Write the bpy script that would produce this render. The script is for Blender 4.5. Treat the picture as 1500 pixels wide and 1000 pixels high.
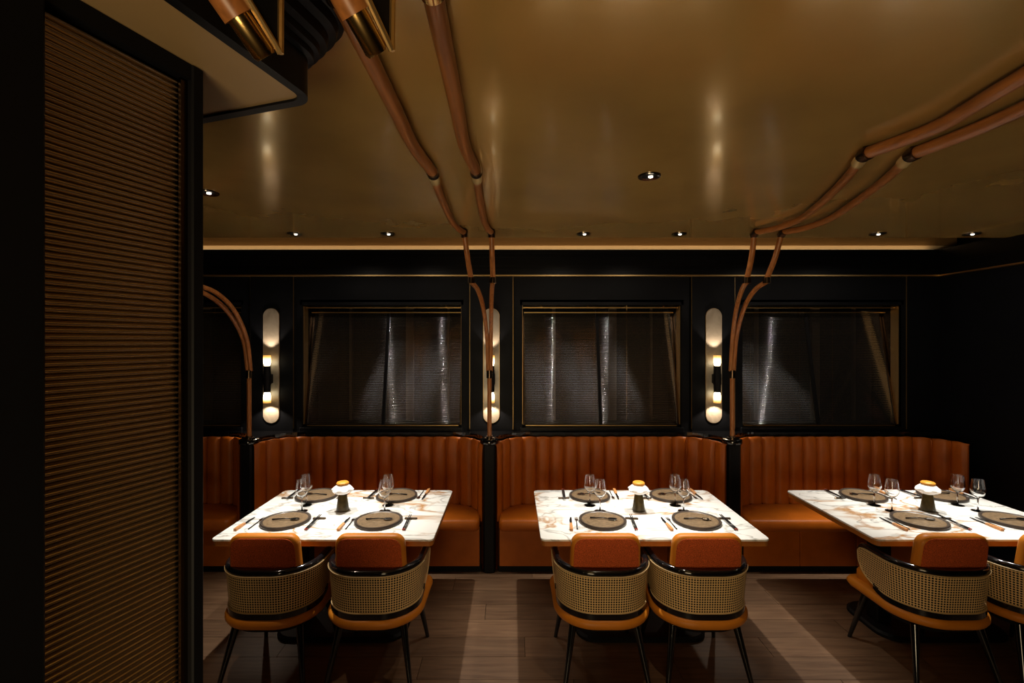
import bpy, math, random
from mathutils import Vector, Matrix
random.seed(7)
PI = math.pi
S = bpy.context.scene
for o in list(bpy.data.objects): bpy.data.objects.remove(o)
COL = S.collection

# ------------------------------------------------------------------ camera, world, light, exposure
CAMZ = 1.90
cam_d = bpy.data.cameras.new('camera'); cam = bpy.data.objects.new('camera', cam_d); COL.objects.link(cam)
cam.location = (0, 0, CAMZ); cam.rotation_euler = (PI/2, 0, 0)
cam_d.sensor_width = 36; cam_d.lens = 690/1500*36; cam_d.clip_start = 0.02
S.camera = cam
w = bpy.data.worlds.new('world'); S.world = w; w.use_nodes = True
w.node_tree.nodes['Background'].inputs[0].default_value = (1.0, 0.72, 0.42, 1)
w.node_tree.nodes['Background'].inputs[1].default_value = 0.006
S.view_settings.view_transform = 'Standard'; S.view_settings.look = 'None'
S.view_settings.gamma = 1; S.view_settings.use_curve_mapping = False
S.view_settings.exposure = 0.0
FILL_ENERGY = 18.0     # energy of the added, unseen fill behind the camera
ROW_SPOT = 175.0
ROW_SPILL = 4.5
def light(name, kind, loc, energy, color=(1,.8,.55), target=None, **kw):
    d = bpy.data.lights.new(name, kind); d.energy = energy; d.color = color
    for k, v in kw.items(): setattr(d, k, v)
    o = bpy.data.objects.new(name, d); COL.objects.link(o); o.location = loc
    if target is not None:
        o.rotation_euler = (Vector(target)-Vector(loc)).to_track_quat('-Z', 'Y').to_euler()
    return o
light('added_fill', 'AREA', (-0.40, -1.5, 0.95), FILL_ENERGY, (1, .76, .44), (0.7, 2.6, 2.55), shape='RECTANGLE', size=1.1, size_y=1.0, spread=math.radians(110))  # added fill out of view, brightens the ceiling in place of bounced light

# ------------------------------------------------------------------ materials
def nt(name):
    m = bpy.data.materials.new(name); m.use_nodes = True
    return m, m.node_tree.nodes, m.node_tree.links, m.node_tree.nodes['Principled BSDF']
def mat(name, col, rough=.5, metal=0, spec=.5, noise=0, nscale=20, bump=0, bscale=200, coat=0, stretch=None, emit=None, estr=0, trans=0, ior=1.45):
    m, n, l, b = nt(name)
    b.inputs['Base Color'].default_value = (*col, 1); b.inputs['Roughness'].default_value = rough
    b.inputs['Metallic'].default_value = metal; b.inputs['Specular IOR Level'].default_value = spec
    b.inputs['Coat Weight'].default_value = coat; b.inputs['Coat Roughness'].default_value = .08
    b.inputs['Transmission Weight'].default_value = trans; b.inputs['IOR'].default_value = ior
    tc = n.new('ShaderNodeTexCoord'); mp = n.new('ShaderNodeMapping'); l.new(tc.outputs['Object'], mp.inputs[0])
    if stretch: mp.inputs['Scale'].default_value = stretch
    if noise:
        t = n.new('ShaderNodeTexNoise'); t.inputs['Scale'].default_value = nscale; t.inputs['Detail'].default_value = 6
        l.new(mp.outputs[0], t.inputs['Vector'])
        r = n.new('ShaderNodeValToRGB')
        r.color_ramp.elements[0].position = .3; r.color_ramp.elements[1].position = .7
        r.color_ramp.elements[0].color = (*[c*(1-noise) for c in col], 1)
        r.color_ramp.elements[1].color = (*[min(1, c*(1+noise)) for c in col], 1)
        l.new(t.outputs[0], r.inputs[0]); l.new(r.outputs[0], b.inputs['Base Color'])
    if bump:
        t = n.new('ShaderNodeTexNoise'); t.inputs['Scale'].default_value = bscale; t.inputs['Detail'].default_value = 4
        l.new(mp.outputs[0], t.inputs['Vector'])
        u = n.new('ShaderNodeBump'); u.inputs['Strength'].default_value = bump; u.inputs['Distance'].default_value = .01
        l.new(t.outputs[0], u.inputs['Height']); l.new(u.outputs[0], b.inputs['Normal'])
    if emit:
        b.inputs['Emission Color'].default_value = (*emit, 1); b.inputs['Emission Strength'].default_value = estr
    return m
M = {}
M['ceiling'] = mat('gold_lacquer', (.50, .315, .095), .19, .30, .5, noise=.12, nscale=2.2, bump=.04, bscale=4, coat=.45)
M['ceiling'].node_tree.nodes['Principled BSDF'].inputs['Coat Roughness'].default_value = .09
M['soffit'] = mat('tan_soffit', (.33, .22, .10), .3, 0, .4, noise=.06, nscale=3)
M['black'] = mat('black_lacquer', (.004, .0045, .006), .36, 0, .2)
M['blackmatte'] = mat('black_matte', (.004, .004, .005), .55, 0, .2)
M['gloss'] = mat('black_gloss', (.005, .005, .006), .12, 0, .5, coat=.5)
M['navy'] = mat('navy_panel', (.0040, .0045, .006), .5, 0, .12, noise=.2, nscale=6)
M['brass'] = mat('brass', (.72, .47, .17), .2, 1, .5)
M['satinbrass'] = mat('satin_brass', (.95, .72, .34), .25, .5, .6)
M['brushbrass'] = mat('brushed_brass', (.62, .42, .18), .4, 1, .5)
M['darkbrass'] = mat('bronze', (.10, .07, .045), .25, 1, .5)
M['brown'] = mat('brown_trim', (.26, .145, .05), .35)
M['cream'] = mat('cream_trim', (.78, .60, .36), .45)
M['leather'] = mat('orange_leather', (.40, .098, .006), .42, 0, .4, noise=.10, nscale=9, bump=.12, bscale=260)
M['fabric'] = mat('rust_fabric', (.55, .10, .025), .8, 0, .2, noise=.55, nscale=260, bump=.3, bscale=400)
M['chairleather'] = mat('amber_leather', (.60, .20, .014), .45, 0, .4, noise=.08, nscale=9, bump=.1, bscale=300)
M['oak'] = mat('honey_oak', (.34, .125, .032), .34, 0, .5, noise=.30, nscale=60, stretch=(1, 1, .05))
M['oak_y'] = mat('honey_oak_bent', (.34, .125, .032), .34, 0, .5, noise=.30, nscale=60, stretch=(1, .05, 1))
M['walnutedge'] = mat('brown_edge', (.40, .14, .025), .4, noise=.15, nscale=8)
M['cane_edge'] = mat('cane_edge', (.60, .42, .20), .5)
M['plate'] = mat('brown_stoneware', (.17, .115, .065), .3, 0, .5, noise=.35, nscale=60, bump=.1, bscale=150)
M['plate_rim'] = mat('dark_stoneware', (.05, .038, .03), .3)
M['steel'] = mat('steel', (.62, .62, .65), .14, 1)
M['blacksteel'] = mat('black_steel', (.012, .011, .011), .25, 0, .5)
M['handle'] = mat('wood_handle', (.50, .22, .07), .45, noise=.2, nscale=60)
M['redtip'] = mat('red_lacquer', (.28, .03, .015), .3)
M['vase'] = mat('olive_bronze', (.06, .042, .010), .35, 0, .5, noise=.4, nscale=40)
M['amber'] = mat('amber_cap', (.62, .26, .03), .35)
M['chrome'] = mat('dark_chrome', (.25, .22, .20), .18, 1)
M['lens'] = mat('lamp_lens', (.9, .85, .75), .3, emit=(1, .85, .65), estr=6)
M['sconce_glass'] = mat('glowing_glass', (.9, .75, .45), .3, emit=(1, .62, .20), estr=3.5)
def glow_glass():
    m, n, l, b = nt('glowing_glass')
    tc = n.new('ShaderNodeTexCoord'); sp = n.new('ShaderNodeSeparateXYZ'); l.new(tc.outputs['Generated'], sp.inputs[0])
    # white hot around the bulb, amber towards the open end
    a = n.new('ShaderNodeMath'); a.operation = 'ABSOLUTE'
    tc2 = n.new('ShaderNodeSeparateXYZ'); l.new(tc.outputs['Object'], tc2.inputs[0])
    o = n.new('ShaderNodeMath'); o.operation = 'ADD'; o.inputs[1].default_value = .116; l.new(tc2.outputs[2], o.inputs[0]); l.new(o.outputs[0], a.inputs[0])
    r_ = n.new('ShaderNodeMapRange'); r_.inputs['From Min'].default_value = .150; r_.inputs['From Max'].default_value = .205; l.new(a.outputs[0], r_.inputs['Value'])
    mx = n.new('ShaderNodeMix'); mx.data_type = 'RGBA'; mx.inputs[6].default_value = (1, .86, .55, 1); mx.inputs[7].default_value = (.9, .42, .06, 1); l.new(r_.outputs[0], mx.inputs[0])
    l.new(mx.outputs[2], b.inputs['Emission Color'])
    st = n.new('ShaderNodeMapRange'); st.inputs['To Min'].default_value = 7; st.inputs['To Max'].default_value = .9; l.new(r_.outputs[0], st.inputs['Value']); l.new(st.outputs[0], b.inputs['Emission Strength'])
    b.inputs['Base Color'].default_value = (.9, .75, .45, 1)
    return m
M['sconce_glass'] = glow_glass()
M['led'] = mat('led_tape', (.9, .8, .6), .5, emit=(1, .72, .42), estr=3.0)
M['glass'] = mat('clear_glass', (1, 1, 1), .0, trans=1, ior=1.45)
M['shade'] = mat('white_shade', (.92, .90, .88), .4, 0, .5)
M['void'] = mat('dark_backing', (.012, .011, .011), .6)
M['palestrip'] = mat('taupe_strip', (.30, .22, .14), .6)
M['reeded'] = mat('reeded_bronze_glass', (.74, .62, .46), .22, 1, .6)

def wood_floor():
    m, n, l, b = nt('brown_oak_plank')
    tc = n.new('ShaderNodeTexCoord'); oi = n.new('ShaderNodeObjectInfo')
    mp = n.new('ShaderNodeMapping'); mp.inputs['Scale'].default_value = (.55, 7, 1); l.new(tc.outputs['Object'], mp.inputs[0])
    ad = n.new('ShaderNodeVectorMath'); ad.operation = 'ADD'; l.new(mp.outputs[0], ad.inputs[0])
    sc = n.new('ShaderNodeVectorMath'); sc.operation = 'SCALE'; sc.inputs[0].default_value = (37, 51, 13)
    l.new(oi.outputs['Random'], sc.inputs['Scale']); l.new(sc.outputs[0], ad.inputs[1])
    t = n.new('ShaderNodeTexNoise'); t.inputs['Scale'].default_value = 6; t.inputs['Detail'].default_value = 9; t.inputs['Distortion'].default_value = .6
    l.new(ad.outputs[0], t.inputs['Vector'])
    r = n.new('ShaderNodeValToRGB'); e = r.color_ramp.elements
    e[0].position = .25; e[0].color = (.080, .041, .021, 1); e[1].position = .75; e[1].color = (.172, .098, .052, 1)
    l.new(t.outputs[0], r.inputs[0])
    hv = n.new('ShaderNodeHueSaturation'); l.new(r.outputs[0], hv.inputs['Color'])
    mr = n.new('ShaderNodeMapRange'); mr.inputs['To Min'].default_value = .82; mr.inputs['To Max'].default_value = 1.16
    l.new(oi.outputs['Random'], mr.inputs['Value']); l.new(mr.outputs[0], hv.inputs['Value'])
    l.new(hv.outputs[0], b.inputs['Base Color']); b.inputs['Roughness'].default_value = .42
    u = n.new('ShaderNodeBump'); u.inputs['Strength'].default_value = .12; u.inputs['Distance'].default_value = .005
    l.new(t.outputs[0], u.inputs['Height']); l.new(u.outputs[0], b.inputs['Normal'])
    return m
M['plank'] = wood_floor()

def marble():
    m, n, l, b = nt('white_marble_gold_veins')
    tc = n.new('ShaderNodeTexCoord'); oi = n.new('ShaderNodeObjectInfo')
    sc = n.new('ShaderNodeVectorMath'); sc.operation = 'SCALE'; sc.inputs[0].default_value = (9, 7, 3); l.new(oi.outputs['Random'], sc.inputs['Scale'])
    ad = n.new('ShaderNodeVectorMath'); ad.operation = 'ADD'; l.new(tc.outputs['Object'], ad.inputs[0]); l.new(sc.outputs[0], ad.inputs[1])
    mp = n.new('ShaderNodeMapping'); mp.inputs['Rotation'].default_value = (0, 0, .5); mp.inputs['Scale'].default_value = (1, 2.3, 1)
    l.new(ad.outputs[0], mp.inputs[0])
    def vein(scale, width, dist):
        t = n.new('ShaderNodeTexNoise'); t.inputs['Scale'].default_value = scale; t.inputs['Detail'].default_value = 5
        t.inputs['Distortion'].default_value = dist; l.new(mp.outputs[0], t.inputs['Vector'])
        s = n.new('ShaderNodeMath'); s.operation = 'SUBTRACT'; l.new(t.outputs[0], s.inputs[0]); s.inputs[1].default_value = .5
        a = n.new('ShaderNodeMath'); a.operation = 'ABSOLUTE'; l.new(s.outputs[0], a.inputs[0])
        r = n.new('ShaderNodeMapRange'); r.inputs['From Min'].default_value = 0; r.inputs['From Max'].default_value = width
        r.inputs['To Min'].default_value = 1; r.inputs['To Max'].default_value = 0; l.new(a.outputs[0], r.inputs['Value'])
        return r.outputs[0]
    v1 = vein(1.3, .030, .9); v2 = vein(2.4, .030, 1.0)
    big = n.new('ShaderNodeTexNoise'); big.inputs['Scale'].default_value = 1.6; l.new(ad.outputs[0], big.inputs['Vector'])
    bm_ = n.new('ShaderNodeMapRange'); bm_.inputs['From Min'].default_value = .40; bm_.inputs['From Max'].default_value = .55; l.new(big.outputs[0], bm_.inputs['Value'])
    g = n.new('ShaderNodeMath'); g.operation = 'MULTIPLY'; l.new(v1, g.inputs[0]); l.new(bm_.outputs[0], g.inputs[1])
    mix1 = n.new('ShaderNodeMix'); mix1.data_type = 'RGBA'; mix1.inputs[6].default_value = (.80, .79, .75, 1); mix1.inputs[7].default_value = (.30, .29, .26, 1)
    h = n.new('ShaderNodeMath'); h.operation = 'MULTIPLY'; h.inputs[1].default_value = .75; l.new(v2, h.inputs[0]); l.new(h.outputs[0], mix1.inputs[0])
    mix2 = n.new('ShaderNodeMix'); mix2.data_type = 'RGBA'; l.new(mix1.outputs[2], mix2.inputs[6]); mix2.inputs[7].default_value = (.42, .20, .05, 1)
    g2 = n.new('ShaderNodeMath'); g2.operation = 'MULTIPLY'; g2.inputs[1].default_value = .92; l.new(g.outputs[0], g2.inputs[0]); l.new(g2.outputs[0], mix2.inputs[0]); l.new(mix2.outputs[2], b.inputs['Base Color'])
    b.inputs['Roughness'].default_value = .22
    return m
M['marble'] = marble()

def cane():
    m, n, l, b = nt('woven_cane')
    b.inputs['Base Color'].default_value = (.80, .56, .26, 1); b.inputs['Roughness'].default_value = .5
    uv = n.new('ShaderNodeUVMap'); sp = n.new('ShaderNodeSeparateXYZ'); l.new(uv.outputs[0], sp.inputs[0])
    def cell(out, off=0.0):
        a = n.new('ShaderNodeMath'); a.operation = 'MULTIPLY_ADD'; a.inputs[1].default_value = 1/.0135; a.inputs[2].default_value = off; l.new(out, a.inputs[0])
        f = n.new('ShaderNodeMath'); f.operation = 'FRACT'; l.new(a.outputs[0], f.inputs[0])
        s = n.new('ShaderNodeMath'); s.operation = 'SUBTRACT'; s.inputs[1].default_value = .5; l.new(f.outputs[0], s.inputs[0])
        q = n.new('ShaderNodeMath'); q.operation = 'ABSOLUTE'; l.new(s.outputs[0], q.inputs[0])
        return q.outputs[0]
    x, y = cell(sp.outputs[0]), cell(sp.outputs[1])
    mx = n.new('ShaderNodeMath'); mx.operation = 'MAXIMUM'; l.new(x, mx.inputs[0]); l.new(y, mx.inputs[1])
    sm = n.new('ShaderNodeMath'); sm.operation = 'ADD'; l.new(x, sm.inputs[0]); l.new(y, sm.inputs[1])
    s2 = n.new('ShaderNodeMath'); s2.operation = 'MULTIPLY'; s2.inputs[1].default_value = .68; l.new(sm.outputs[0], s2.inputs[0])
    m3 = n.new('ShaderNodeMath'); m3.operation = 'MAXIMUM'; l.new(mx.outputs[0], m3.inputs[0]); l.new(s2.outputs[0], m3.inputs[1])
    lt = n.new('ShaderNodeMath'); lt.operation = 'GREATER_THAN'; lt.inputs[1].default_value = .33; l.new(m3.outputs[0], lt.inputs[0])
    l.new(lt.outputs[0], b.inputs['Alpha'])
    u = n.new('ShaderNodeBump'); u.inputs['Strength'].default_value = .4; u.inputs['Distance'].default_value = .002; l.new(m3.outputs[0], u.inputs['Height']); l.new(u.outputs[0], b.inputs['Normal'])
    return m
M['cane'] = cane()

def fluted_glass():
    m, n, l, b = nt('smoked_reeded_glass')
    g = n.new('ShaderNodeBsdfGlossy'); g.inputs['Roughness'].default_value = .07; g.inputs['Color'].default_value = (.9, .9, .95, 1)
    t = n.new('ShaderNodeBsdfTransparent'); t.inputs['Color'].default_value = (.42, .40, .38, 1)
    fr = n.new('ShaderNodeFresnel'); fr.inputs['IOR'].default_value = 2.3
    mx = n.new('ShaderNodeMixShader'); l.new(fr.outputs[0], mx.inputs[0]); l.new(t.outputs[0], mx.inputs[1]); l.new(g.outputs[0], mx.inputs[2])
    d = n.new('ShaderNodeBsdfDiffuse'); d.inputs['Color'].default_value = (.20, .185, .17, 1)
    m2 = n.new('ShaderNodeMixShader'); m2.inputs[0].default_value = .07; l.new(mx.outputs[0], m2.inputs[1]); l.new(d.outputs[0], m2.inputs[2])
    l.new(m2.outputs[0], n['Material Output'].inputs[0])
    return m
M['fluted'] = fluted_glass()

def alabaster():
    m, n, l, b = nt('veined_cream_glass')
    tc = n.new('ShaderNodeTexCoord'); t = n.new('ShaderNodeTexNoise'); t.inputs['Scale'].default_value = 9; t.inputs['Distortion'].default_value = 1.2
    l.new(tc.outputs['Object'], t.inputs['Vector'])
    r = n.new('ShaderNodeValToRGB'); r.color_ramp.elements[0].color = (.16, .13, .095, 1); r.color_ramp.elements[1].color = (.36, .315, .25, 1)
    l.new(t.outputs[0], r.inputs[0]); l.new(r.outputs[0], b.inputs['Base Color']); b.inputs['Roughness'].default_value = .3
    return m
M['alabaster'] = alabaster()

# ------------------------------------------------------------------ mesh helpers
class MB:
    def __init__(s): s.v = []; s.f = []; s.uv = None
    def add(s, vs, fs):
        k = len(s.v); s.v += [tuple(v) for v in vs]; s.f += [tuple(i+k for i in f) for f in fs]; return s
    def box(s, x0, x1, y0, y1, z0, z1, bev=0):
        if bev:
            out = []
            b = bev
            # chamfered in plan and at top/bottom
            def ring(d, z): return [(x0+d, y0+b, z), (x0+b, y0+d, z), (x1-b, y0+d, z), (x1-d, y0+b, z), (x1-d, y1-b, z), (x1-b, y1-d, z), (x0+b, y1-d, z), (x0+d, y1-b, z)]
            return s.loft([ring(b*.6, z0), ring(0, z0+b*.6), ring(0, z1-b*.6), ring(b*.6, z1)])
        return s.add([(x0,y0,z0),(x1,y0,z0),(x1,y1,z0),(x0,y1,z0),(x0,y0,z1),(x1,y0,z1),(x1,y1,z1),(x0,y1,z1)],
                     [(3,2,1,0),(4,5,6,7),(0,1,5,4),(1,2,6,5),(2,3,7,6),(3,0,4,7)])
    def loft(s, rings, caps=True, closed=True):
        n = len(rings[0]); vs = [p for r in rings for p in r]; fs = []
        for i in range(len(rings)-1):
            for j in range(n if closed else n-1):
                k = (j+1) % n
                fs.append((i*n+j, i*n+k, (i+1)*n+k, (i+1)*n+j))
        if caps:
            fs.append(tuple(reversed(range(n)))); fs.append(tuple(range((len(rings)-1)*n, len(rings)*n)))
        return s.add(vs, fs)
    def lathe(s, prof, c=(0,0,0), n=24, capb=True, capt=True):
        rings = [[(c[0]+r*math.cos(2*PI*i/n), c[1]+r*math.sin(2*PI*i/n), c[2]+z) for i in range(n)] for r, z in prof]
        m = MB().loft(rings, caps=False)
        if capb: m.f.append(tuple(reversed(range(n))))
        if capt: m.f.append(tuple(range((len(rings)-1)*n, len(rings)*n)))
        return s.add(m.v, m.f)
    def tube(s, pts, rad, n=10, caps=True):
        pts = [Vector(p) for p in pts]; rings = []
        up = Vector((0,0,1)); prev = None
        for i, p in enumerate(pts):
            t = (pts[min(i+1, len(pts)-1)]-pts[max(i-1, 0)]).normalized()
            if prev is None:
                a = t.orthogonal().normalized()
            else:
                a = (prev - t*prev.dot(t)).normalized()
            prev = a; b = t.cross(a)
            r = rad[i] if isinstance(rad, (list, tuple)) else rad
            rings.append([p + a*r*math.cos(2*PI*k/n) + b*r*math.sin(2*PI*k/n) for k in range(n)])
        return s.loft(rings, caps)
    def prism(s, poly, z0, z1):
        n = len(poly)
        return s.loft([[(x, y, z0) for x, y in poly], [(x, y, z1) for x, y in poly]])
    def mesh(s, name, m, smooth=False, sharp=None):
        me = bpy.data.meshes.new(name); me.from_pydata(s.v, [], s.f); me.validate(); me.update()
        if s.uv:
            L = me.uv_layers.new(name='UVMap')
            for lp in me.loops: L.data[lp.index].uv = s.uv[lp.vertex_index]
        import bmesh
        bm = bmesh.new(); bm.from_mesh(me); bmesh.ops.recalc_face_normals(bm, faces=bm.faces)
        bm.to_mesh(me); bm.free()
        me.materials.append(m if not isinstance(m, str) else M[m])
        if smooth:
            me.polygons.foreach_set('use_smooth', [True]*len(me.polygons))
            if sharp is not None: me.set_sharp_from_angle(angle=math.radians(sharp))
        return me
    def build(s, name, m, parent=None, smooth=False, sharp=40):
        return obj(name, s.mesh(name, m, smooth, sharp), parent)
def obj(name, me, parent=None):
    o = bpy.data.objects.new(name, me); COL.objects.link(o)
    if parent: o.parent = parent
    return o
def tag(o, label=None, cat=None, group=None, kind=None):
    if label: o['label'] = label
    if cat: o['category'] = cat
    if group: o['group'] = group
    if kind: o['kind'] = kind
    return o
def empty(name, loc, label=None, cat=None, group=None, rz=0, kind=None):
    o = bpy.data.objects.new(name, None); COL.objects.link(o); o.location = loc; o.rotation_euler = (0,0,rz); o.empty_display_size = .05
    return tag(o, label, cat, group, kind)
def copy_tree(o, parent=None):
    c = o.copy(); COL.objects.link(c); c.parent = parent
    for ch in [q for q in KIDS.get(o, o.children)]: copy_tree(ch, c)
    return c
KIDS = {}
def catmull(pts, k=8):
    P = [Vector(p) for p in pts]; P = [P[0]*2-P[1]] + P + [P[-1]*2-P[-2]]; out = []
    for i in range(1, len(P)-2):
        for j in range(k):
            t = j/k; a, b, c, d = P[i-1], P[i], P[i+1], P[i+2]
            out.append(.5*((2*b)+(c-a)*t+(2*a-5*b+4*c-d)*t*t+(3*b-a-3*c+d)*t**3))
    out.append(P[-2]); return out
def rrect(x0, x1, y0, y1, r, n=6):
    out = []
    for cx, cy, a in ((x1-r, y1-r, 0), (x0+r, y1-r, 90), (x0+r, y0+r, 180), (x1-r, y0+r, 270)):
        for i in range(n+1):
            t = math.radians(a+90*i/n); out.append((cx+r*math.cos(t), cy+r*math.sin(t)))
    return out

# ------------------------------------------------------------------ layout numbers
WALL = 4.30                      # face of the back wall
PITCH = 2.01
BC = [-3.20, -1.19, 0.82, 2.83]  # booth centres
PX = [-2.19, -0.1875, 1.835]     # dividing posts
CZ = 2.66                        # ceiling
RX = 3.90                        # right wall

# ------------------------------------------------------------------ setting: floor
fl = MB().box(-5, 4.3, -2.5, 4.9, -.06, -.012).build('floor', 'blackmatte'); tag(fl, kind='structure')
PWID = .19
plank_me = MB().box(0, 1.497, 0, PWID-.0025, -.012, 0, 0).mesh('plank', 'plank')
yy = 4.36-PWID; row = 0
while yy > 1.3:
    x = -4.6 - (row*.617 % 1.5)
    while x < 4.2:
        p = obj('plank', plank_me, fl); p.location = (x, yy, random.uniform(-.0008, .0004)); x += 1.5
    yy -= PWID; row += 1
plank_me2 = MB().box(-5, 4.3, -2.5, yy+PWID-.003, -.012, -.001).mesh('plank', 'plank'); obj('plank', plank_me2, fl)

# ------------------------------------------------------------------ setting: ceiling and cove
CEIL_END = 3.45
c = MB().box(-5, 3.62, -2.5, CEIL_END, CZ, CZ+.07).build('ceiling', 'ceiling'); tag(c, kind='structure')
up = MB().box(-5, 4.4, CEIL_END-.6, 4.9, 2.97, 3.03).add(*(lambda b: (b.v, b.f))(MB().box(3.0, 4.4, -2.5, 4.9, 2.97, 3.03))).build('ceiling', 'soffit'); tag(up, kind='structure')
# back wall behind the cove: cream strip and brown strip
wb = empty('wall_back', (0, WALL, 0), kind='structure')
def W(name, m, b, **k):
    for i, v in enumerate(b.v): b.v[i] = (v[0], v[1]-WALL, v[2])
    return b.build(name, m, wb, **k)
W('cove_wall', 'blackmatte', MB().box(-5, 4.3, 4.75, 4.85, 0, 3.0))
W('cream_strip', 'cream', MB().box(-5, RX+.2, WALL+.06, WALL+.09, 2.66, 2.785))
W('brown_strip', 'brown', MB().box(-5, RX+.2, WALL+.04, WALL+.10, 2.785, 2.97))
# black cornice band with fine mouldings, brass line below
W('cornice_band', 'black', MB().box(-5, RX+.02, WALL-.02, WALL+.045, 2.505, 2.735))
for z in (2.55, 2.585, 2.665, 2.70):
    W('cornice_moulding', 'black', MB().box(-5, RX, WALL-.028, WALL-.02, z, z+.012))
W('brass_line', 'brushbrass', MB().box(-5, RX+.01, WALL-.034, WALL+.02, 2.492, 2.504))
W('led_tape', 'led', MB().box(-5, RX-.05, WALL+.0, WALL+.03, 2.735, 2.739))
# panels between and around windows
WZ0, WZ1, WHW = 1.12, 2.23, .726
for i, bc in enumerate(BC):
    W('panel', 'navy', MB().box(bc-.80, bc+.80, WALL, WALL+.03, WZ1+.03, 2.49))      # above window
    W('panel', 'navy', MB().box(bc-.80, bc+.80, WALL, WALL+.03, .0, WZ0-.02))
    for s in (-1, 1):
        W('panel', 'navy', MB().box(bc+s*WHW if s > 0 else bc-.80, bc+.80 if s > 0 else bc-WHW, WALL, WALL+.03, WZ0-.02, WZ1+.03))
for px in PX + [PX[-1]+PITCH-.05]:
    W('panel', 'navy', MB().box(px-.195, px+.195, WALL-.012, WALL+.03, 0, 2.49))
    for s in (-1, 1):
        W('seam', 'brushbrass', MB().box(px+s*.1975-.0012, px+s*.1975+.0012, WALL-.008, WALL+.01, 1.1, 2.49))
# right wall
wr = empty('wall_right', (RX, 0, 0), kind='structure')
def WR(name, m, b):
    for i, v in enumerate(b.v): b.v[i] = (v[0]-RX, v[1], v[2])
    return b.build(name, m, wr)
WR('panel', 'navy', MB().box(RX, RX+.05, -2.5, 4.32, 0, 2.49))
WR('cornice_band', 'black', MB().box(RX-.02, RX+.045, -2.5, 4.30, 2.505, 2.735))
WR('cornice_moulding', 'black', MB().box(RX-.028, RX-.02, -2.5, 4.27, 2.60, 2.612))
WR('brass_line', 'brushbrass', MB().box(RX-.034, RX+.02, -2.5, 4.27, 2.492, 2.504))
WR('upper_wall', 'blackmatte', MB().box(RX+.25, RX+.30, -2.5, 4.9, 0, 3.0))

wl = MB().box(-4.35, -4.30, -2.5, 4.9, 0, 3.0).build('wall_left', 'navy'); tag(wl, kind='structure')
# ------------------------------------------------------------------ windows
def ribbed(width, height, pitch, amp, seg=5):
    """horizontally reeded sheet in local x/z, bulging to -y"""
    n = int(height/pitch); vs = []; fs = []
    prof = []
    for i in range(n):
        for k in range(seg):
            u = k/seg; prof.append((i*pitch+u*pitch, -amp*math.sin(PI*u)))
    prof.append((n*pitch, 0))
    for z, y in prof: vs += [(0, y, z), (width, y, z)]
    for i in range(len(prof)-1): fs.append((2*i, 2*i+1, 2*i+3, 2*i+2))
    b = MB().add(vs, fs); return b
YB, YT = WALL+.05, WALL+.26      # pane leans back towards its top
PH = math.hypot(YT-YB, WZ1-.035-WZ0)
PTILT = math.atan2(YT-YB, WZ1-.035-WZ0)
pane_me = ribbed(WHW-.03, PH, .0165, .0030).mesh('pane', 'fluted', smooth=True, sharp=50)
def window(i, bc):
    w_ = empty('window_%d' % (i+1), (bc, WALL, WZ0), kind='structure')
    def P(name, m, b, **k):
        for q, v in enumerate(b.v): b.v[q] = (v[0], v[1], v[2]-WZ0)
        return b.build(name, m, w_, **k)
    a = WHW
    P('sill', 'black', MB().box(-a-.02, a+.02, -.02, .30, WZ0-.045, WZ0-.003, .006))
    P('head', 'black', MB().box(-a-.02, a+.02, 0, .36, WZ1+.004, WZ1+.05))
    P('jamb', 'darkbrass', MB().box(-a-.03, -a, 0.005, .36, WZ0, WZ1+.003)); P('jamb', 'darkbrass', MB().box(a, a+.03, 0.005, .36, WZ0, WZ1+.003))
    P('brass_reveal', 'brushbrass', MB().box(-a, -a+.004, .03, .12, WZ0+.02, WZ1)); P('brass_reveal', 'brushbrass', MB().box(a-.004, a, .03, .12, WZ0+.02, WZ1))
    r = P('curtain_rail', 'brushbrass', MB().box(-a+.01, a-.01, .06, .072, WZ1-.022, WZ1-.012))
    P('curtain_rail', 'brushbrass', MB().box(-a+.02, a-.02, .16, .17, WZ1-.06, WZ1-.052))
    for x in (-.55, -.12, .22, .58):
        P('rail_clip', 'brass', MB().box(x-.006, x+.006, .05, .06, WZ1-.012, WZ1))
    P('sill_strip', 'brushbrass', MB().box(-a+.03, a-.03, .035, .042, WZ0+.004, WZ0+.010))
    for s in (0, 1):
        p = obj('pane', pane_me, w_); p.location = (-a+.02 if s == 0 else .012, .05, .012); p.rotation_euler = (-PTILT, 0, 0)
    # leaning mullion and edge stiles
    def lean(x0, x1, t, name, m):
        b = MB().add([(x0,-t,0),(x1,-t,0),(x1,t,0),(x0,t,0),(x0,-t,PH),(x1,-t,PH),(x1,t,PH),(x0,t,PH)], [(3,2,1,0),(4,5,6,7),(0,1,5,4),(1,2,6,5),(2,3,7,6),(3,0,4,7)])
        o = b.build(name, m, w_); o.location = (0, .05, .012); o.rotation_euler = (-PTILT, 0, 0); return o
    lean(-.014, .012, .012, 'mullion', 'blackmatte'); lean(-a+.004, -a+.02, .01, 'stile', 'darkbrass'); lean(a-.02, a-.004, .01, 'stile', 'darkbrass')
    P('back_board', 'void', MB().box(-a-.03, a+.03, .40, .42, WZ0-.05, WZ1+.3))
    rng = random.Random(i+3)
    for x, wd in ((-.42, .03), (.14, .075), (.20+.35, .02)):
        P('back_strip', 'palestrip', MB().box(x, x+wd, .36, .395, WZ0, WZ1+.1))  # pale upright strips set behind the panes
    for x in (-.50, -.02, .30):
        P('cord', 'brass', MB().tube([(x, .30, WZ1), (x, .30, WZ0)], .0025, 6))
    return w_
for i, bc in enumerate(BC): window(i, bc)

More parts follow.
